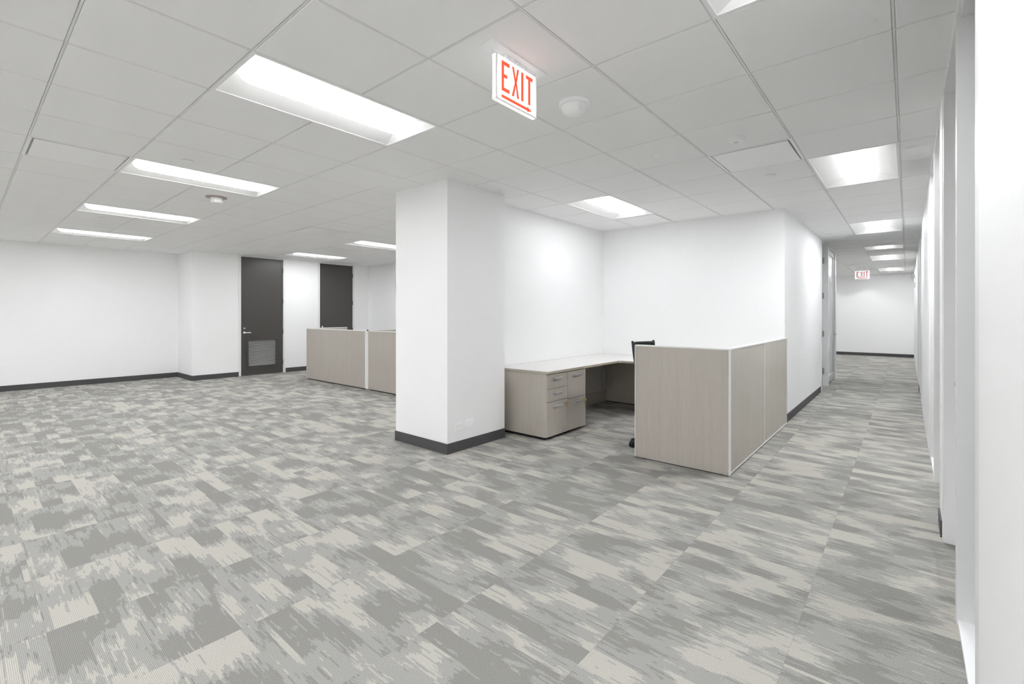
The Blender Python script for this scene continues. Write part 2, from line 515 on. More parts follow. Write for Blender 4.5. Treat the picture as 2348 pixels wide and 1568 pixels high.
# ------------------------------------------------------------------ baseboards
def base(name, rects, label):
    m = MB()
    for (x0,x1,y0,y1) in rects: m.box(x0,x1,y0,y1,0.0,0.101)
    struct(name, m, M['base'], label, 'baseboard', 0.0015)
bt = 0.008
base('baseboard_left', [(XL, XL+bt, YREAR, YJ-bt)], 'dark grey rubber baseboard along the far left wall')
base('baseboard_jog', [(XL, XD+bt, YJ-bt, YJ)], 'short dark grey baseboard on the wall step at left')
base('baseboard_doors', [(XD, XD+bt, YJ, D1[0]-.048), (XD, XD+bt, D1[1]+.06, D2[0]-.06), (XD, XD+bt, D2[1]+.06, YB)],
     'dark grey baseboard either side of the dark doors')
base('baseboard_column', [(-4.185-bt, -3.37+bt, 3.03-bt, 3.03), (-3.37, -3.37+bt, 3.03, 3.865), (-4.185-bt, -4.185, 3.03, 3.865)],
     'dark grey rubber baseboard around the foot of the white column')
base('baseboard_back', [(XD+bt, -3.80, YB-bt, YB)], 'dark grey baseboard on the back wall behind the cubicle panels')
base('baseboard_corridor', [(CX, CX+bt, CY0+.02, CY1-.03)], 'dark grey baseboard on the corridor wall past the low panel')
base('baseboard_end', [(-4.2, XR, YEND-bt, YEND)], 'dark grey baseboard across the end of the corridor')
base('baseboard_right', [(XR-bt, XR, 3.82, 4.07), (XR-bt, XR, 10.70, 10.97)], 'short grey baseboards on the narrow piers between the office doors at right')

# ------------------------------------------------------------------ ceiling lights
def rect_ring(m, x0, x1, y0, y1, wdt, z0, z1):
    m.box(x0,x1,y0,y0+wdt,z0,z1); m.box(x0,x1,y1-wdt,y1,z0,z1)
    m.box(x0,x0+wdt,y0+wdt,y1-wdt,z0,z1); m.box(x1-wdt,x1,y0+wdt,y1-wdt,z0,z1)
def troffer_meshes(n):
    L = n*T; hx, hy = T/2-.004, L/2-.004
    frame = MB(); rect_ring(frame, -hx, hx, -hy, hy, 0.016, -0.001, 0.010)
    fx, fy = hx-.016, hy-.016
    # curved side reflectors, from the frame up to the lens
    def curve(t): return (fx + (0.098-fx)*t, 0.004 + 0.062*math.sin(t*math.pi/2)**1.15)
    reflm = []; N = 8
    for sgn in (-1, 1):
        vs = []; refl = MB()
        for i in range(N+1):
            x, z = curve(i/N); vs += [(sgn*x, -fy, z), (sgn*x, fy, z)]
        refl.add(vs, [(2*i, 2*i+1, 2*i+3, 2*i+2) for i in range(N)])
        reflm.append(refl.mesh('reflector', M['white'], 0, True))
    endm = []
    for sgn in (-1, 1):
        ez = 0.055
        ends = MB()
        ends.add([(-fx,sgn*fy,.004),(fx,sgn*fy,.004),(fx*.97,sgn*(fy-.035),.069),(-fx*.97,sgn*(fy-.035),.069)], [(0,1,2,3)])
        endm.append(ends.mesh('end_plate', M['white']))
    pan = MB().box(-hx, hx, -hy, hy, 0.0705, 0.0735)
    for q in (pan.box(-hx,-hx+.002,-hy,hy,.010,.0705), pan.box(hx-.002,hx,-hy,hy,.010,.0705),
              pan.box(-hx,hx,-hy,-hy+.002,.010,.0705), pan.box(-hx,hx,hy-.002,hy,.010,.0705)): pass
    # lens: barrel diffuser, bright flat underside and softly glowing flanks, rounded ends
    ly = fy-.040; K = 8
    def outline(hw, hl, z):
        r = min(hw, .05); pts = []
        for cxs, cys, a0 in ((hw-r,hl-r,0),(-(hw-r),hl-r,90),(-(hw-r),-(hl-r),180),(hw-r,-(hl-r),270)):
            for k in range(5):
                a = math.radians(a0+90*k/4); pts.append((cxs+r*math.cos(a), cys+r*math.sin(a), z))
        return pts
    rings = [outline(.100,ly,.068), outline(.099,ly-.002,.045), outline(.093,ly-.008,.024), outline(.081,ly-.020,.009), outline(.068,ly-.034,.0025)]
    n = len(rings[0]); vs = [p for r in rings for p in r]; fs = []
    for r in range(len(rings)-1):
        for i in range(n): fs.append((r*n+i, r*n+(i+1)%n, (r+1)*n+(i+1)%n, (r+1)*n+i))
    flank = MB().add(vs, fs)
    lens = MB().add(rings[-1], [tuple(range(n))])
    return (frame.mesh('frame', M['white']), reflm, endm,
            pan.mesh('housing', M['white']), lens.mesh('lens', M['lens']), flank.mesh('lens_flank', M['flank'], 0, True))
TRO = {n: troffer_meshes(n) for n in (1, 2)}
LIGHT_LABEL = {
 (-1,1): 'large recessed ceiling light nearest the front exit sign, left of it',
 (3,1): 'recessed strip light second nearest in the row running off to the left wall',
 (7,1): 'recessed strip light third in the left row, between two others',
 (11,1): 'recessed strip light farthest in the left row, close to the left wall',
 (-1,7): 'recessed ceiling light over the desk alcove, right of the column',
 (7,7): 'recessed strip light cut off by the left edge of the column',
 (11,7): 'recessed strip light in front of the second dark door',
 (3,7): 'recessed ceiling light hidden behind the white column',
 (-5,1): 'recessed ceiling light cut off by the top edge of the picture',
 (-5,7): 'nearest whole ceiling light in the corridor row, beside the right wall',
 (-5,13): 'second ceiling light along the corridor, past the wall corner',
 (-5,18): 'short square ceiling light third along the corridor',
 (-5,21): 'fourth ceiling light along the corridor',
 (-5,27): 'last ceiling light before the corridor end wall',
 (-8,4): 'added unseen ceiling light brightening the nearer offices behind the right wall glass',
 (-8,15): 'added unseen ceiling light brightening the farther offices behind the right wall glass',
 (0,24): 'ceiling light of the far lobby, out of sight left of the corridor'}
for a, b, n in LIGHTS:
    lab = LIGHT_LABEL.get((a,b)) or 'recessed ceiling light behind the viewpoint'
    t = thing('ceiling_light', (gx(a)-T/2, gy(b)+n*T/2, CEIL), lab, 'ceiling light', 'recessed ceiling lights')
    fr, re, en, pa, le, fl = TRO[n]
    for nm, me in (('frame',fr),('reflector',re[0]),('reflector',re[1]),('end_plate',en[0]),('end_plate',en[1]),('housing',pa),('lens_flank',fl)): place(nm, me, (0,0,0), t)
    lo = place('lens', le, (0,0,0), t)
    if (a,b) in DIM:
        lo.material_slots[0].link = 'OBJECT'; lo.material_slots[0].material = lens_material(DIM[(a,b)])

# ------------------------------------------------------------------ air diffusers
dfr = MB(); hx = T/2-.004; rect_ring(dfr, -hx, hx, -hx, hx, 0.016, 0.0, 0.010); dfr = dfr.mesh('frame', M['white'])
dpan = MB().add([(-hx,-hx,.012),(hx,-hx,.012),(hx,hx,.012),(-hx,hx,.012),(-.24,-.24,.022),(.24,-.24,.022),(.24,.24,.022),(-.24,.24,.022)],
                [(0,1,5,4),(1,2,6,5),(2,3,7,6),(3,0,4,7),(4,5,6,7)]).mesh('pan', M['frame'])
dpl = MB().box(-.274,.274,-.274,.274,-.003,.002).mesh('face_plate', M['plastic'], 0.002)
DL = {(-4,6): 'square flat air diffuser beside the corridor light', (3,0): 'square flat air diffuser left of the second strip light',
      (6,5): 'square grey air diffuser in the far ceiling left of the column', (-1,9): 'square air diffuser between the alcove light and the wall',
      (9,7): 'square air diffuser above the cubicle panels near the dark doors'}
for (a,b) in DIFFUSERS:
    t = thing('air_diffuser', (gx(a)-T/2, gy(b)+T/2, CEIL), DL[(a,b)], 'air vent', 'square ceiling air diffusers')
    for nm, me in (('frame',dfr),('pan',dpan),('face_plate',dpl)): place(nm, me, (0,0,0), t)

# ------------------------------------------------------------------ small ceiling fittings
cap = MB().lathe([(.030,0.0),(.030,-.003),(.041,-.0035),(.042,-.006),(.036,-.0085)], 24).mesh('sprinkler_cap', M['white'], 0, True)
ring = MB().lathe([(.046,0.0),(.046,-.0012),(.030,-.0012)], 24).mesh('ring', M['frame'])
for (x,y,lab) in [(-4.672,1.262,'small round sprinkler cap just above the second strip light'),
                  (-8.309,1.257,'small round sprinkler cap just below the third strip light'),
                  (-10.717,1.263,'tiny round sprinkler cap below the farthest strip light at left'),
                  (-.982,4.931,'small round sprinkler cap behind the square diffuser near the corridor light'),
                  (-.974,9.099,'tiny round sprinkler cap over the corridor wall end'),
                  (-1.132,15.119,'tiny round sprinkler cap far down the corridor ahead of the exit sign'),
                  (-8.31,5.55,'tiny round sprinkler cap in the far ceiling right of the second dark door')]:
    t = thing('sprinkler_cap', (x,y,CEIL), lab, 'sprinkler', 'round white sprinkler caps')
    place('cap', cap, (0,0,0), t); place('ring', ring, (0,0,0), t)

t = thing('ceiling_dome', (-1.575,2.465,CEIL), 'white plastic dome sensor on the ceiling right of the big exit sign', 'sensor')
MB().lathe([(.094,0.0),(.096,-.008),(.094,-.020),(.086,-.024)], 40).build('mounting_ring', M['plastic'], t, 0, True)
MB().lathe([(.080,-.020),(.079,-.038),(.074,-.052),(.064,-.064),(.048,-.073),(.026,-.078),(.006,-.079)], 40).build('dome', M['plastic'], t, 0, True)

t = thing('smoke_detector', (-.973,3.735,CEIL), 'flat white round smoke detector left of the corridor light', 'smoke detector')
MB().lathe([(.056,0.0),(.057,-.010),(.050,-.020),(.034,-.026)], 36).build('body', M['plastic'], t, 0, True)
MB().lathe([(.018,-.024),(.018,-.034),(.013,-.036)], 20).build('sensing_chamber', M['frame'], t, 0, True)

t = thing('smoke_detector', (-5.89,1.865,CEIL), 'white smoke detector on a brownish ring below the second strip light', 'smoke detector')
MB().lathe([(.105,0.0),(.104,-.006),(.085,-.010)], 36).build('base_ring', M['copper'], t, 0, True)
MB().lathe([(.058,-.008),(.060,-.030),(.057,-.050),(.046,-.062)], 30).build('head', M['plastic'], t, 0, True)
vm = MB().box(-.003,.003,.054,.0625,-.056,-.038).mesh('vent_fin', M['frame'])
for k in range(14):
    o = place('vent_fin', vm, (0,0,0), t); o.rotation_euler = (0,0,2*math.pi*k/14)

t = thing('ceiling_plate', (-1.572,3.712,CEIL), 'small oblong white blank plate screwed to a ceiling tile', 'cover plate')
MB().box(-.058,.058,-.030,.030,-.006,0.0).build('plate', M['plastic'], t, .002)
for sx in (-.042,.042): MB().lathe([(.004,-.006),(.004,-.0075)], 12, (sx,0,0)).build('screw', M['hinge'], t)

# two small downlights washing the corridor end wall
for (x, lab) in ((-1.02,'small recessed downlight washing the corridor end wall behind the exit sign'), (-2.05,'small recessed downlight at the left of the corridor end wall')):
    t = thing('downlight', (x,18.72,CEIL), lab, 'downlight', 'recessed downlights at the corridor end')
    MB().lathe([(.062,0.0),(.062,-.003),(.048,-.003),(.046,.001)], 28).build('trim_ring', M['white'], t, 0, True)
    MB().lathe([(.046,-.0005),(.046,-.0015)], 24).build('lamp_face', M['flank'], t)
    ld = bpy.data.lights.new('downlight_beam', 'SPOT'); ld.energy = 9; ld.spot_size = math.radians(96); ld.spot_blend = 0.35; ld.shadow_soft_size = .03
    lo = bpy.data.objects.new('downlight_beam', ld); COL.objects.link(lo); lo.parent = t; lo.location = (0,0,-.012)

# ------------------------------------------------------------------ exit signs
def bar2(p, q, wdt):
    (ax,az),(bx,bz) = p,q; L = math.hypot(bx-ax,bz-az); nx, nz = -(bz-az)/L*wdt/2, (bx-ax)/L*wdt/2
    return [(ax+nx,az+nz),(bx+nx,bz+nz),(bx-nx,bz-nz),(ax-nx,az-nz)]
def exit_letters(m, lo, hi):
    """letters on a face: first coordinate to the right, second up; prism thickness along y"""
    P = lambda poly: m.prism(poly, 'y', lo, hi)
    z0, z1 = .053, .201
    P([(.041,z0),(.057,z0),(.057,z1),(.041,z1)])                                    # E
    P([(.057,z1-.018),(.100,z1-.018),(.100,z1),(.057,z1)]); P([(.057,z0),(.100,z0),(.100,z0+.018),(.057,z0+.018)])
    P([(.057,.121),(.082,.121),(.082,.138),(.057,.138)])
    P([(.120,z1),(.135,z1),(.1505,.138),(.1475,.110)]); P([(.160,z1),(.175,z1),(.1535,.120),(.1475,.140)])    # X
    P([(.118,z0),(.134,z0),(.1505,.118),(.1465,.138)]); P([(.160,z0),(.176,z0),(.1545,.135),(.1495,.118)])
    P([(.1465,.118),(.1520,.114),(.1550,.128),(.1510,.145),(.1470,.140)])
    P([(.194,z0),(.211,z0),(.211,z1),(.194,z1)])                                    # I
    P([(.233,z1-.018),(.289,z1-.018),(.289,z1),(.233,z1)]); P([(.252,z0),(.269,z0),(.269,z1-.018),(.252,z1-.018)])  # T
def exit_sign(loc, rz, label, drop, red, arrow):
    """origin: ceiling point at the middle of the canopy; face looks along local -y; x runs right"""
    t = thing('exit_sign', loc, label, 'exit sign', 'exit signs', rz)
    MB().box(-.215,.215,-.045,.045,-.008,0.0).build('canopy', M['plastic'], t, .002)
    zt = -drop; zb = zt-.222
    MB().box(-.161,.161,-.013,.013,zt,-.008).build('clear_holder', M['acrylic'], t)
    blk = MB()
    for k in range(6): blk.box(-.08+k*.03,-.066+k*.03,-.010,.010,zt+.004,-.008)
    blk.build('lamp_blocks', M['plastic'], t)
    pnl = MB().box(-.161,.161,-.013,.013,zb,zt).build('panel', M['signface'], t, .0025)
    rimm = MB(); rimm.box(-.161,-.155,-.0165,.0165,zb,zt); rimm.box(.155,.161,-.0165,.0165,zb,zt); rimm.box(-.155,.155,-.0165,.0165,zb,zb+.007)
    rimm.build('edge_trim', M['plastic'], t, .001)
    m = MB(); exit_letters(m, -.0145, -.0132)
    m.v = [(x-.161, y, z+zb) for x,y,z in m.v]
    m.build('lettering', red, t)
    a = MB()
    if arrow:
        a.prism([(.041,.018),(.244,.018),(.244,.012),(.282,.025),(.244,.038),(.244,.032),(.041,.032)], 'y', -.0145, -.0132)
    else:
        a.prism([(.060,.018),(.268,.018),(.268,.034),(.060,.034)], 'y', -.0145, -.0132)
    a.v = [(x-.161, y, z+zb) for x,y,z in a.v]
    a.build('arrow' if arrow else 'underline', red, t)
    return t
exit_sign((-1.542, 1.852, CEIL), math.radians(90), 'large hanging exit sign with orange red letters and arrow, nearest the viewer', .032, M['red'], True)
exit_sign((-.928, 15.70, CEIL), 0.0, 'small distant exit sign with dark red letters hanging at the corridor end', .130, M['darkred'], False)

# ------------------------------------------------------------------ dark doors
def lever(parent, y, z, x, side=1):
    """lever handle on a door face looking along +x"""
    h = MB().lathe([(.026,0),(.026,.009),(.020,.012)], 24, (x,y,z), 'x').build('lever_handle', M['chrome'], parent, 0, True)
    MB().tube([(x+.010,y,z),(x+.048,y,z)], .011, 12).build('spindle', M['chrome'], h, 0, True)
    MB().tube([(x+.048,y-.006*side,z),(x+.050,y+.03*side,z+.001),(x+.050,y+.08*side,z),(x+.046,y+.122*side,z-.002)], [.012,.011,.010,.008], 12).build('lever_arm', M['chrome'], h, 0, True)
def dark_door(name, y0, y1, label, louver):
    xf = XD
    t = thing(name, (0,0,0), label, 'door', None, 0, 'structure')
    fr = MB(); f = FJ
    fr.box(xf-.13, xf+.012, y0-f, y0, 0, DH+.028); fr.box(xf-.13, xf+.012, y1, y1+f, 0, DH+.028)
    fr.box(xf-.13, xf+.012, y0, y1, DH, DH+.028)
    fr.build('door_frame', M['frame'], t, .002)
    x0, x1 = xf-.052, xf-.008; g = .004; z0, z1 = .012, DH-.004
    ly0, ly1, lz0, lz1 = y0+.135, y1-.145, .185, .80
    lf = MB()
    if louver:
        lf.box(x0,x1,y0+g,ly0,z0,z1); lf.box(x0,x1,ly1,y1-g,z0,z1); lf.box(x0,x1,ly0,ly1,z0,lz0); lf.box(x0,x1,ly0,ly1,lz1,z1)
    else: lf.box(x0,x1,y0+g,y1-g,z0,z1)
    leaf = lf.build('leaf', M['door'], t)
    if louver:
        lo = MB(); wv = .042
        lo.prism([(ly0-.022,lz0-.022),(ly1+.022,lz0-.022),(ly1-.02,lz0+.02),(ly0+.02,lz0+.02)], 'x', x1-.004, x1+.012)
        lo.prism([(ly0-.022,lz1+.022),(ly1+.022,lz1+.022),(ly1-.02,lz1-.02),(ly0+.02,lz1-.02)], 'x', x1-.004, x1+.012)
        lo.prism([(ly0-.022,lz0-.022),(ly0-.022,lz1+.022),(ly0+.02,lz1-.02),(ly0+.02,lz0+.02)], 'x', x1-.004, x1+.012)
        lo.prism([(ly1+.022,lz0-.022),(ly1+.022,lz1+.022),(ly1-.02,lz1-.02),(ly1-.02,lz0+.02)], 'x', x1-.004, x1+.012)
        gr = lo.build('louver_frame', M['door'], t)
        MB().box(x0, x0+.004, ly0, ly1, lz0, lz1).build('louver_backing', M['dark'], gr)
        sm = MB().prism([(-.010,.0075),(.012,-.006),(.013,-.0045),(-.009,.009)], 'y', ly0+.004, ly1-.004).mesh('slat', M['slat'])
        n = 23
        for k in range(n):
            place('slat', sm, (x1-.020, 0, lz0+.032+(lz1-lz0-.062)*k/(n-1)), gr)
    lever(t, y0+.070, .945, x1)
    MB().lathe([(.021,0),(.021,.010),(.016,.014)], 20, (x1,y0+.070,1.040), 'x').build('deadbolt', M['chrome'], t, 0, True)
    for z in (.25, .95, 1.65, 2.36):
        MB().lathe([(.008,-.055),(.008,.055)], 10, (x1+.010, y1-.001, z)).build('hinge', M['door'], t)
    MB().box(x1-.002,x1+.001,y0-.004,y0+.006,.90,.99).build('strike_plate', M['dark'], t)
    return t
dark_door('door_1', *D1, 'tall dark brown door with louvred grille and lever handle at left', True)
dark_door('door_2', *D2, 'tall dark brown door partly hidden behind the low cubicle panels', False)

# ------------------------------------------------------------------ corridor glass door (left side of the corridor)
t = thing('door_3', (0,0,0), 'narrow metal framed glass door on the left of the far corridor', 'door', None, 0, 'structure')
fr = MB()
fr.box(CX-.15, CX+.012, CY1, CY1+.045, 0, DH+.03)
fr.box(CX-.15, CX+.012, 10.56, 10.70, 0, DH+.03); fr.box(CX-.15, CX+.012, 11.72, 11.86, 0, DH+.03)
fr.box(CX-.15, CX+.012, CY1+.045, 10.56, DH, DH+.03); fr.box(CX-.15, CX+.012, 10.70, 11.72, DH, DH+.03)
fr.build('door_frame', M['frame'], t, .002)
op = MB().box(CX-.98, CX-.08, 10.50, 10.544, .012, DH-.005).build('open_leaf', M['greypanel'], t)
for z in (.28, .98, 1.70, 2.36):
    MB().box(CX-.082, CX-.050, 10.535, 10.562, z-.055, z+.055).build('hinge', M['hinge'], op)
lf = MB(); x0, x1 = CX-.055, CX-.011
lf.box(x0,x1,10.704,10.79,.012,DH-.004); lf.box(x0,x1,11.63,11.716,.012,DH-.004)
lf.box(x0,x1,10.79,11.63,.012,.16); lf.box(x0,x1,10.79,11.63,DH-.10,DH-.004)
lf.build('stile_and_rail', M['alum'], t)
MB().box(CX-.036,CX-.030,10.79,11.63,.16,DH-.10).build('pane', M['greypanel'], t)
lever(t, 11.66, .945, x1, -1)

# ------------------------------------------------------------------ office fronts on the right wall
def front(y0, y1, side, door, n_side, n_door, lab_s, lab_d):
    m = MB()
    lo, hi = min(side[0],door[0]), max(side[1],door[1])
    ms = sorted([side, door])
    t = thing('window_%d' % n_side, (0,0,0), lab_s, 'window', None, 0, 'structure')
    fm = MB()
    xa, xb = XR+.003, XR+.125
    fm.box(xa, xb, y0, lo, 0, HEAD); fm.box(xa, xb, ms[0][1], ms[1][0], 0, HEAD); fm.box(xa, xb, hi, y1, 0, HEAD)
    fm.box(xa, xb, y0, y1, HEAD, HEAD+.014)
    fm.box(xa+.012, xb, side[0], side[1], HEAD-.012, HEAD)
    fm.build('window_frame', M['frame'], t, .002)
    MB().box(xa+.004, xb, side[0], side[1], 0.0, .022).build('window_sill', M['white'], t, .002)
    MB().box(xa+.086, xa+.092, side[0], side[1], .022, HEAD-.012).build('pane', M['glass'], t)
    for yy in (side[0]+.006, side[1]-.014):
        MB().box(xa+.072, xa+.106, yy, yy+.008, .022, HEAD-.012).build('glazing_bead', M['alum'], t)
    d = thing('door_%d' % n_door, (0,0,0), lab_d, 'door', None, 0, 'structure')
    lf = MB(); x0, x1 = xa+.078, xa+.120; a, b = door[0]+.003, door[1]-.003
    lf.box(x0,x1,a,a+.1,.012,HEAD-.004); lf.box(x0,x1,b-.1,b,.012,HEAD-.004); lf.box(x0,x1,a+.1,b-.1,.012,.25); lf.box(x0,x1,a+.1,b-.1,HEAD-.11,HEAD-.004)
    lf.build('stile_and_rail', M['frame'], d, .002)
    MB().box(x0+.018,x0+.024,a+.1,b-.1,.25,HEAD-.11).build('pane', M['glass'], d)
    hy = door[0]+.06 if side[1] > door[1] else door[1]-.06
    h = MB().lathe([(.024,0),(.024,-.009),(.018,-.012)], 20, (x0,hy,.95), 'x').build('lever_handle', M['chrome'], d, 0, True)
    sg = 1 if side[1] > door[1] else -1
    MB().tube([(x0-.010,hy,.95),(x0-.030,hy,.95),(x0-.032,hy+.05*sg,.95),(x0-.030,hy+.11*sg,.95)], .009, 10).build('lever_arm', M['chrome'], h, 0, True)
front(*fronts[0], SIDE[0], DOOR[0], 1, 4, 'nearest full height sidelight window recessed in the right wall', 'nearest recessed office door in the right wall')
front(*fronts[1], SIDE[1], DOOR[1], 2, 5, 'second full height sidelight window in the right wall, before the long plain stretch', 'second recessed office door in the right wall past the narrow pier')
front(*fronts[2], SIDE[2], DOOR[2], 3, 6, 'third sidelight window in the right wall, just past the long plain stretch', 'third recessed office door far along the right wall')
front(*fronts[3], SIDE[3], DOOR[3], 4, 7, 'farthest sidelight window in the right wall of the corridor', 'farthest recessed office door in the right wall of the corridor')
struct('wall_offices', MB().box(2.6, 2.7, YREAR, YEND, WZ0, WZ1), M['wall'], 'white inner wall of the offices behind the right wall glass', 'wall')

# ------------------------------------------------------------------ outlets on the column
def plate(loc, label, outlet):
    t = thing('wall_outlet' if outlet else 'wall_plate', loc, label, 'outlet' if outlet else 'cover plate')
    MB().box(0,.006,-.057,.057,-.036,.036).build('plate', M['plastic'], t, .0015)
    if outlet:
        for sy in (-.020,.020):
            r = MB().lathe([(.0165,.006),(.0165,.0075)], 20, (0,sy,0), 'x').build('receptacle', M['plastic'], t)
            sl = MB(); sl.box(.0072,.0080,sy-.010,sy-.003,.0055,.0072); sl.box(.0072,.0080,sy-.010,sy-.003,-.0072,-.0055)
            sl.lathe([(.0026,.0072),(.0026,.0080)], 10, (0,sy+.009,0), 'x')
            sl.build('slots', M['slot'], r)
    else:
        for sy in (-.042,.042): MB().lathe([(.003,.006),(.003,.0068)], 10, (0,sy,0), 'x').build('screw', M['frame'], t)
plate((-3.37,3.175,.250), 'white double socket outlet low on the column beside a blank plate', True)
plate((-3.37,3.328,.252), 'blank white cover plate low on the column, right of the socket', False)

# ------------------------------------------------------------------ low panels of the desk alcove
PH = 1.058
def panel_run(parent, x0, x1, y0, y1, axis, faces, posts=(), foot=True):
    """a low partition: core, laminate face sheets, cap, plinth gap"""
    pass
# front panel (its broad face looks at the camera)
t = thing('desk_end_panel', (-1.54,4.138,0), 'broad grey beige laminate panel closing the front of the desk, facing the viewer', 'partition', 'low panels around the desk')
MB().box(-.418,.410,-.020,.020,.008,PH-.012).build('core', M['laminate'], t, .0015)
MB().box(-.420,.418,-.022,.022,PH-.012,PH).build('top_cap', M['trimwhite'], t, .002)
MB().box(.410,.418,-.0215,.0215,.008,PH-.012).build('corner_post', M['trimwhite'], t, .002)
MB().box(-.422,-.416,-.022,.022,.008,PH-.012).build('edge_strip', M['trimwhite'], t)
MB().box(-.36,.36,-.012,.012,.0,.008).build('plinth', M['dark'], t)
# side panel along the corridor
t = thing('desk_side_panel', (-1.147,5.36,0), 'long low grey beige laminate panel running along the corridor to the wall corner', 'partition', 'low panels around the desk')
ya, yb = -1.198, 1.20
seam = .03
MB().box(-.020,.020,ya,seam-.004,.024,PH-.012).build('face_sheet', M['laminate'], t, .001)
MB().box(-.020,.020,seam+.004,yb,.024,PH-.012).build('face_sheet', M['laminate'], t, .001)
MB().box(-.0205,.0208,seam-.004,seam+.004,.024,PH-.012).build('joint_strip', M['trimwhite'], t)
MB().box(-.022,.024,ya,yb,PH-.012,PH).build('top_cap', M['trimwhite'], t, .002)
MB().box(-.022,.023,ya,yb,.010,.024).build('bottom_rail', M['trimwhite'], t, .001)
MB().box(-.010,.010,ya+.02,yb-.02,.0,.010).build('plinth', M['dark'], t)

# ------------------------------------------------------------------ desk: worktop, modesty panels, pedestals
WT = .737
t = thing('desk_worktop', (AX,AY,WT-.028), 'white L shaped worktop running along two walls of the alcove', 'worktop')
X1, YI, Y0 = -2.900-AX, 5.64-AY, 4.018-AY
poly = [(.004,-.004),(.004,Y0),(X1,Y0),(X1,YI-.03),(X1+.03,YI),(-1.19-AX,YI),(-1.19-AX,-.004)]
MB().prism(poly, 'z', .0, .0255).build('edge_band', M['laminate_edge'], t, .001)
poly2 = [(.006,-.006),(.006,Y0+.002),(X1-.002,Y0+.002),(X1-.002,YI-.031),(X1+.029,YI+.002),(-1.192-AX,YI+.002),(-1.192-AX,-.006)]
MB().prism(poly2, 'z', .0255, .028).build('white_surface', M['worktop'], t)

t = thing('modesty_panel', (-3.60,5.70,0), 'low grey and beige panel under the desk along the left alcove wall', 'panel')
MB().box(-.012,.012,-.80,.80,.0,.170).build('lower_board', M['laminate'], t, .001)
MB().box(-.008,.008,-.80,.72,.172,.62).build('metal_sheet', M['greypanel'], t, .001)
MB().box(-.010,.014,-.80,.80,.625,.705).build('underside_shade', M['dark'], t)  # black box standing in for the shade below the worktop
t = thing('modesty_panel', (-2.40,6.50,0), 'wide beige laminate panel under the desk against the back alcove wall', 'panel')
MB().box(-1.19,1.19,-.010,.010,.012,.700).build('board', M['laminate'], t, .001)
MB().box(-1.17,1.17,-.006,.006,.0,.012).build('plinth', M['dark'], t)

def pedestal(y0, y1, label, drawers, lock):
    x0, x1 = AX+.02, -2.935
    t = thing('file_cabinet', ((x0+x1)/2, (y0+y1)/2, 0), label, 'cabinet', 'drawer cabinets under the desk')
    hx, hy = (x1-x0)/2, (y1-y0)/2
    b = MB(); tk = .018
    b.box(-hx,hx,-hy,-hy+tk,.030,.706); b.box(-hx,hx,hy-tk,hy,.030,.706); b.box(-hx,hx,-hy+tk,hy-tk,.688,.706)
    b.box(-hx,hx,-hy+tk,hy-tk,.030,.046); b.box(-hx,-hx+tk,-hy+tk,hy-tk,.046,.688)
    b.build('body', M['laminate'], t, .001)
    MB().box(-hx+.03,hx-.035,-hy+.02,hy-.02,0,.030).build('plinth', M['dark'], t)
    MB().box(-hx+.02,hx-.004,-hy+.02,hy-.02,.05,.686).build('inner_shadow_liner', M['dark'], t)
    for (z0,z1) in drawers:
        d = MB().box(hx-.002,hx+.018,-hy+.0015,hy-.0015,z0+.0018,z1-.0018).build('drawer_front', M['laminate'], t, .001)
        h = MB(); zc = z1-.050; hw = .078
        h.box(hx+.018,hx+.044,-hw,-hw+.010,zc-.008,zc+.008); h.box(hx+.018,hx+.044,hw-.010,hw,zc-.008,zc+.008)
        h.box(hx+.036,hx+.046,-hw,hw,zc-.012,zc+.012)
        h.build('pull', M['alum'], d, .002)
    zc = drawers[0][1]-.045; yk = hy-.040
    l = MB().lathe([(.009,hx+.018),(.009,hx+.022)], 16, (0,yk,zc), 'x').build('lock', M['chrome'], t, 0, True)
    k = MB().box(hx+.022,hx+.034,yk-.001,yk+.001,zc-.006,zc+.006)
    k.lathe([(.012,-.001),(.012,.001)], 14, (hx+.044,yk,zc-.002), 'y')
    k.build('key', M['brass'], l)
    MB().lathe([(.011,-.001),(.011,.001)], 12, (hx+.032,yk+.010,zc-.034), 'x').build('spare_key', M['brass'], l)
ym = 4.422
pedestal(4.030, ym, 'laminate drawer cabinet with three drawers at the near end of the desk', [(.034,.405),(.405,.545),(.545,.702)], True)
pedestal(ym, 4.808, 'laminate file cabinet with two deep drawers, beside the knee space', [(.034,.392),(.392,.702)], True)

# ------------------------------------------------------------------ cubicle panels in the far left room
def low_panel(x0, x1, y0, y1, label, ph=PH, cap=True):
    t = thing('cubicle_panel', ((x0+x1)/2,(y0+y1)/2,0), label, 'partition', 'low cubicle panels left of the column')
    hx, hy = (x1-x0)/2, (y1-y0)/2
    MB().box(-hx,hx,-hy,hy,.018,ph-.012).build('board', M['laminate'], t, .001)
    MB().box(-hx-.002,hx+.002,-hy-.002,hy+.002,ph-.012,ph).build('top_cap', M['trimwhite'], t, .002)
    if hx > hy: MB().box(-hx+.06,hx-.02,-hy+.008,hy-.008,0,.018).build('plinth', M['dark'], t)
    else: MB().box(-hx+.008,hx-.008,-hy+.02,hy-.02,0,.018).build('plinth', M['dark'], t)
    return t
p = low_panel(-9.615,-7.437,4.72,4.765,'left low beige cubicle panel facing the viewer, between the doors and the grey post')
MB().box(-1.0915,-1.0885,-.024,.024,.018,PH-.012).build('edge_strip', M['trimwhite'], p)
low_panel(-7.337,-5.15,4.72,4.765,'right low beige cubicle panel, disappearing behind the white column')
t = thing('panel_post', (-7.387,4.7425,0), 'pale grey upright post joining the two low cubicle panels', 'post')
MB().box(-.050,.050,-.0235,.0235,.016,PH-.008).build('post', M['trimwhite'], t, .002)
MB().lathe([(.014,PH-.008),(.014,PH+.010),(.011,PH+.014)], 16, (.0,0,0)).build('knob', M['black'], t, 0, True)
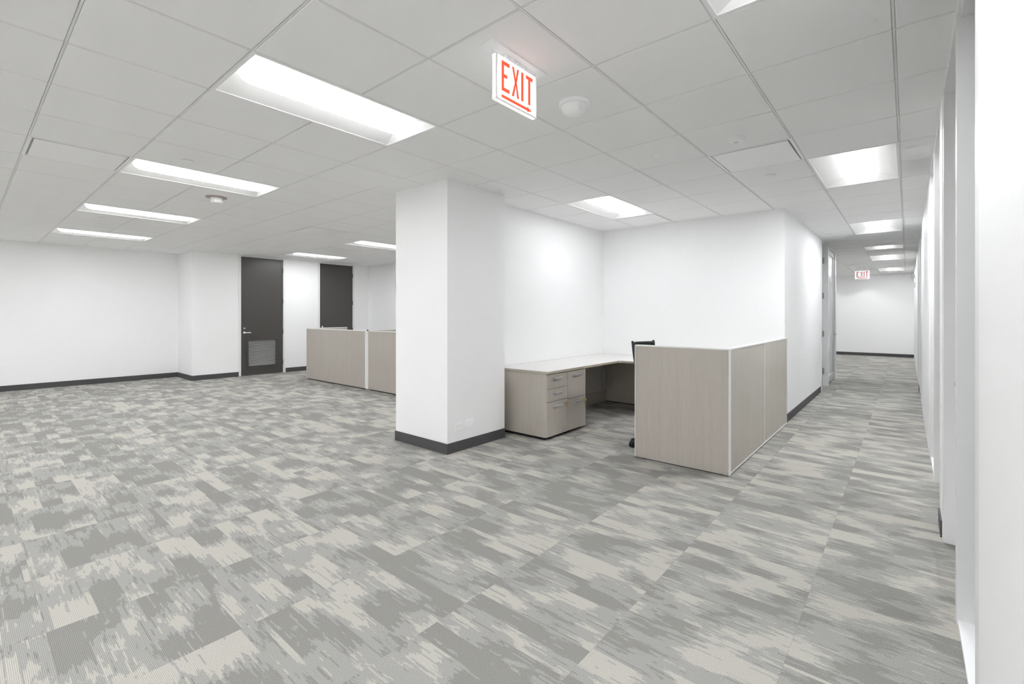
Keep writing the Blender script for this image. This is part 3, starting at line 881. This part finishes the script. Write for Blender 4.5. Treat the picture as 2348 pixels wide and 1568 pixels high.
low_panel(-9.40,-9.355,4.80,5.50,'low beige cubicle panel running back in front of the second dark door', PH+.012)
low_panel(-7.42,-7.375,4.80,6.30,'low cubicle panel running back behind the grey post', PH+.012)
t = thing('panel_glide', (-9.378,4.785,PH), 'small pale knob on top of the left cubicle panels', 'cap')
MB().lathe([(.016,0),(.016,.018),(.010,.022)], 14).build('knob', M['plastic'], t, 0, True)

# ------------------------------------------------------------------ office chair behind the front panel
t = thing('office_chair', (-1.87,4.645,0), 'black mesh office chair tucked behind the front desk panel', 'chair', None, math.radians(-17))
# local +x is the way the sitter faces
hub = MB().lathe([(.032,.085),(.036,.10),(.034,.135),(.028,.14)], 20).build('base_hub', M['black'], t, 0, True)
for k in range(5):
    a = math.radians(-119 + 72*k); cx, cy = math.cos(a), math.sin(a)
    MB().tube([(.02*cx,.02*cy,.112),(.16*cx,.16*cy,.100),(.36*cx,.36*cy,.078)], [.024,.020,.014], 10).build('base_arm', M['black'], t, 0, True)
    q = bpy.data.objects.new('caster', None); COL.objects.link(q); q.parent = t
    q.location = (.36*cx,.36*cy,0); q.rotation_euler = (0,0,a+.6)
    MB().tube([(0,0,.078),(0,0,.048)], .008, 8).build('stem', M['black'], q, 0, True)
    MB().lathe([(.022,-.023),(.031,-.019),(.031,-.006),(.022,-.005)], 24, (-.012,0,.031), 'y').build('wheel', M['black'], q, 0, True)
    MB().lathe([(.022,.005),(.031,.006),(.031,.019),(.022,.023)], 24, (-.012,0,.031), 'y').build('wheel', M['black'], q, 0, True)
    MB().box(-.030,.010,-.004,.004,.030,.058).build('hood', M['black'], q, .002)
MB().tube([(0,0,.13),(0,0,.40)], [.022,.018], 14).build('gas_lift', M['black'], t, 0, True)
MB().box(-.10,.12,-.07,.07,.395,.432).build('mechanism', M['black'], t, .008)
st = MB().prism([(-.22,-.22),(-.24,-.12),(-.24,.12),(-.22,.22),(.18,.245),(.235,.20),(.25,0),(.235,-.20),(.18,-.245)], 'z', .435, .492).build('seat', M['seatcloth'], t, .018, True)
MB().tube([(-.10,0,.415),(-.24,0,.42),(-.29,0,.50),(-.285,0,.66)], [.020,.020,.018,.016], 10).build('back_spine', M['black'], t, 0, True)
def back_pt(u, v):
    """u across -1..1, v up 0..1"""
    z = .56 + .49*v
    x = -.225 - .112*v + .035*(u*u) - .03*math.sin(v*math.pi)*0.5
    hw = .150 + .012*math.sin(min(1, v*1.15)*math.pi*.5)
    return (x, u*hw, z)
fm = []
for i in range(13): fm.append(back_pt(-1, i/12))
left = fm; right = [back_pt(1, i/12) for i in range(13)]
for nm, pts in (('back_frame_side',left),('back_frame_side',right)):
    MB().tube(pts + [(pts[-1][0]-.004, pts[-1][1], pts[-1][2]+.014)], [.013]*13+[.011], 10).build(nm, M['black'], t, 0, True)
MB().tube([back_pt(u/6, .985 - .0*(u*u)) for u in range(-6,7)], .012, 10).build('back_frame_top', M['black'], t, 0, True)
MB().tube([back_pt(u/6, 0) for u in range(-6,7)], .013, 10).build('back_frame_bottom', M['black'], t, 0, True)
nu, nv = 12, 14; m = MB(); vs = []
for off in (0, .004):
    for j in range(nv+1):
        for i in range(nu+1):
            q = back_pt(-1+2*i/nu, j/nv); vs.append((q[0]+off, q[1], q[2]))
n1 = (nu+1)*(nv+1); fs = []
for j in range(nv):
    for i in range(nu):
        a = j*(nu+1)+i
        fs.append((a,a+1,a+nu+2,a+nu+1)); fs.append((n1+a,n1+a+nu+1,n1+a+nu+2,n1+a+1))
m.add(vs, fs); m.build('back_mesh', M['mesh'], t, 0, True)
# ------------------------------------------------------------------ far corridor fittings on the right wall
t = thing('door_closer', (XR,17.3,2.42), 'tiny grey door closer box high on the far right wall', 'door closer')
MB().box(-.075,0,-.14,.14,-.04,.04).build('box', M['hinge'], t, .004)
t = thing('wall_strobe', (XR,17.0,2.15), 'tiny white alarm strobe high on the far right wall', 'alarm')
MB().box(-.05,0,-.06,.06,-.07,.07).build('housing', M['plastic'], t, .006)
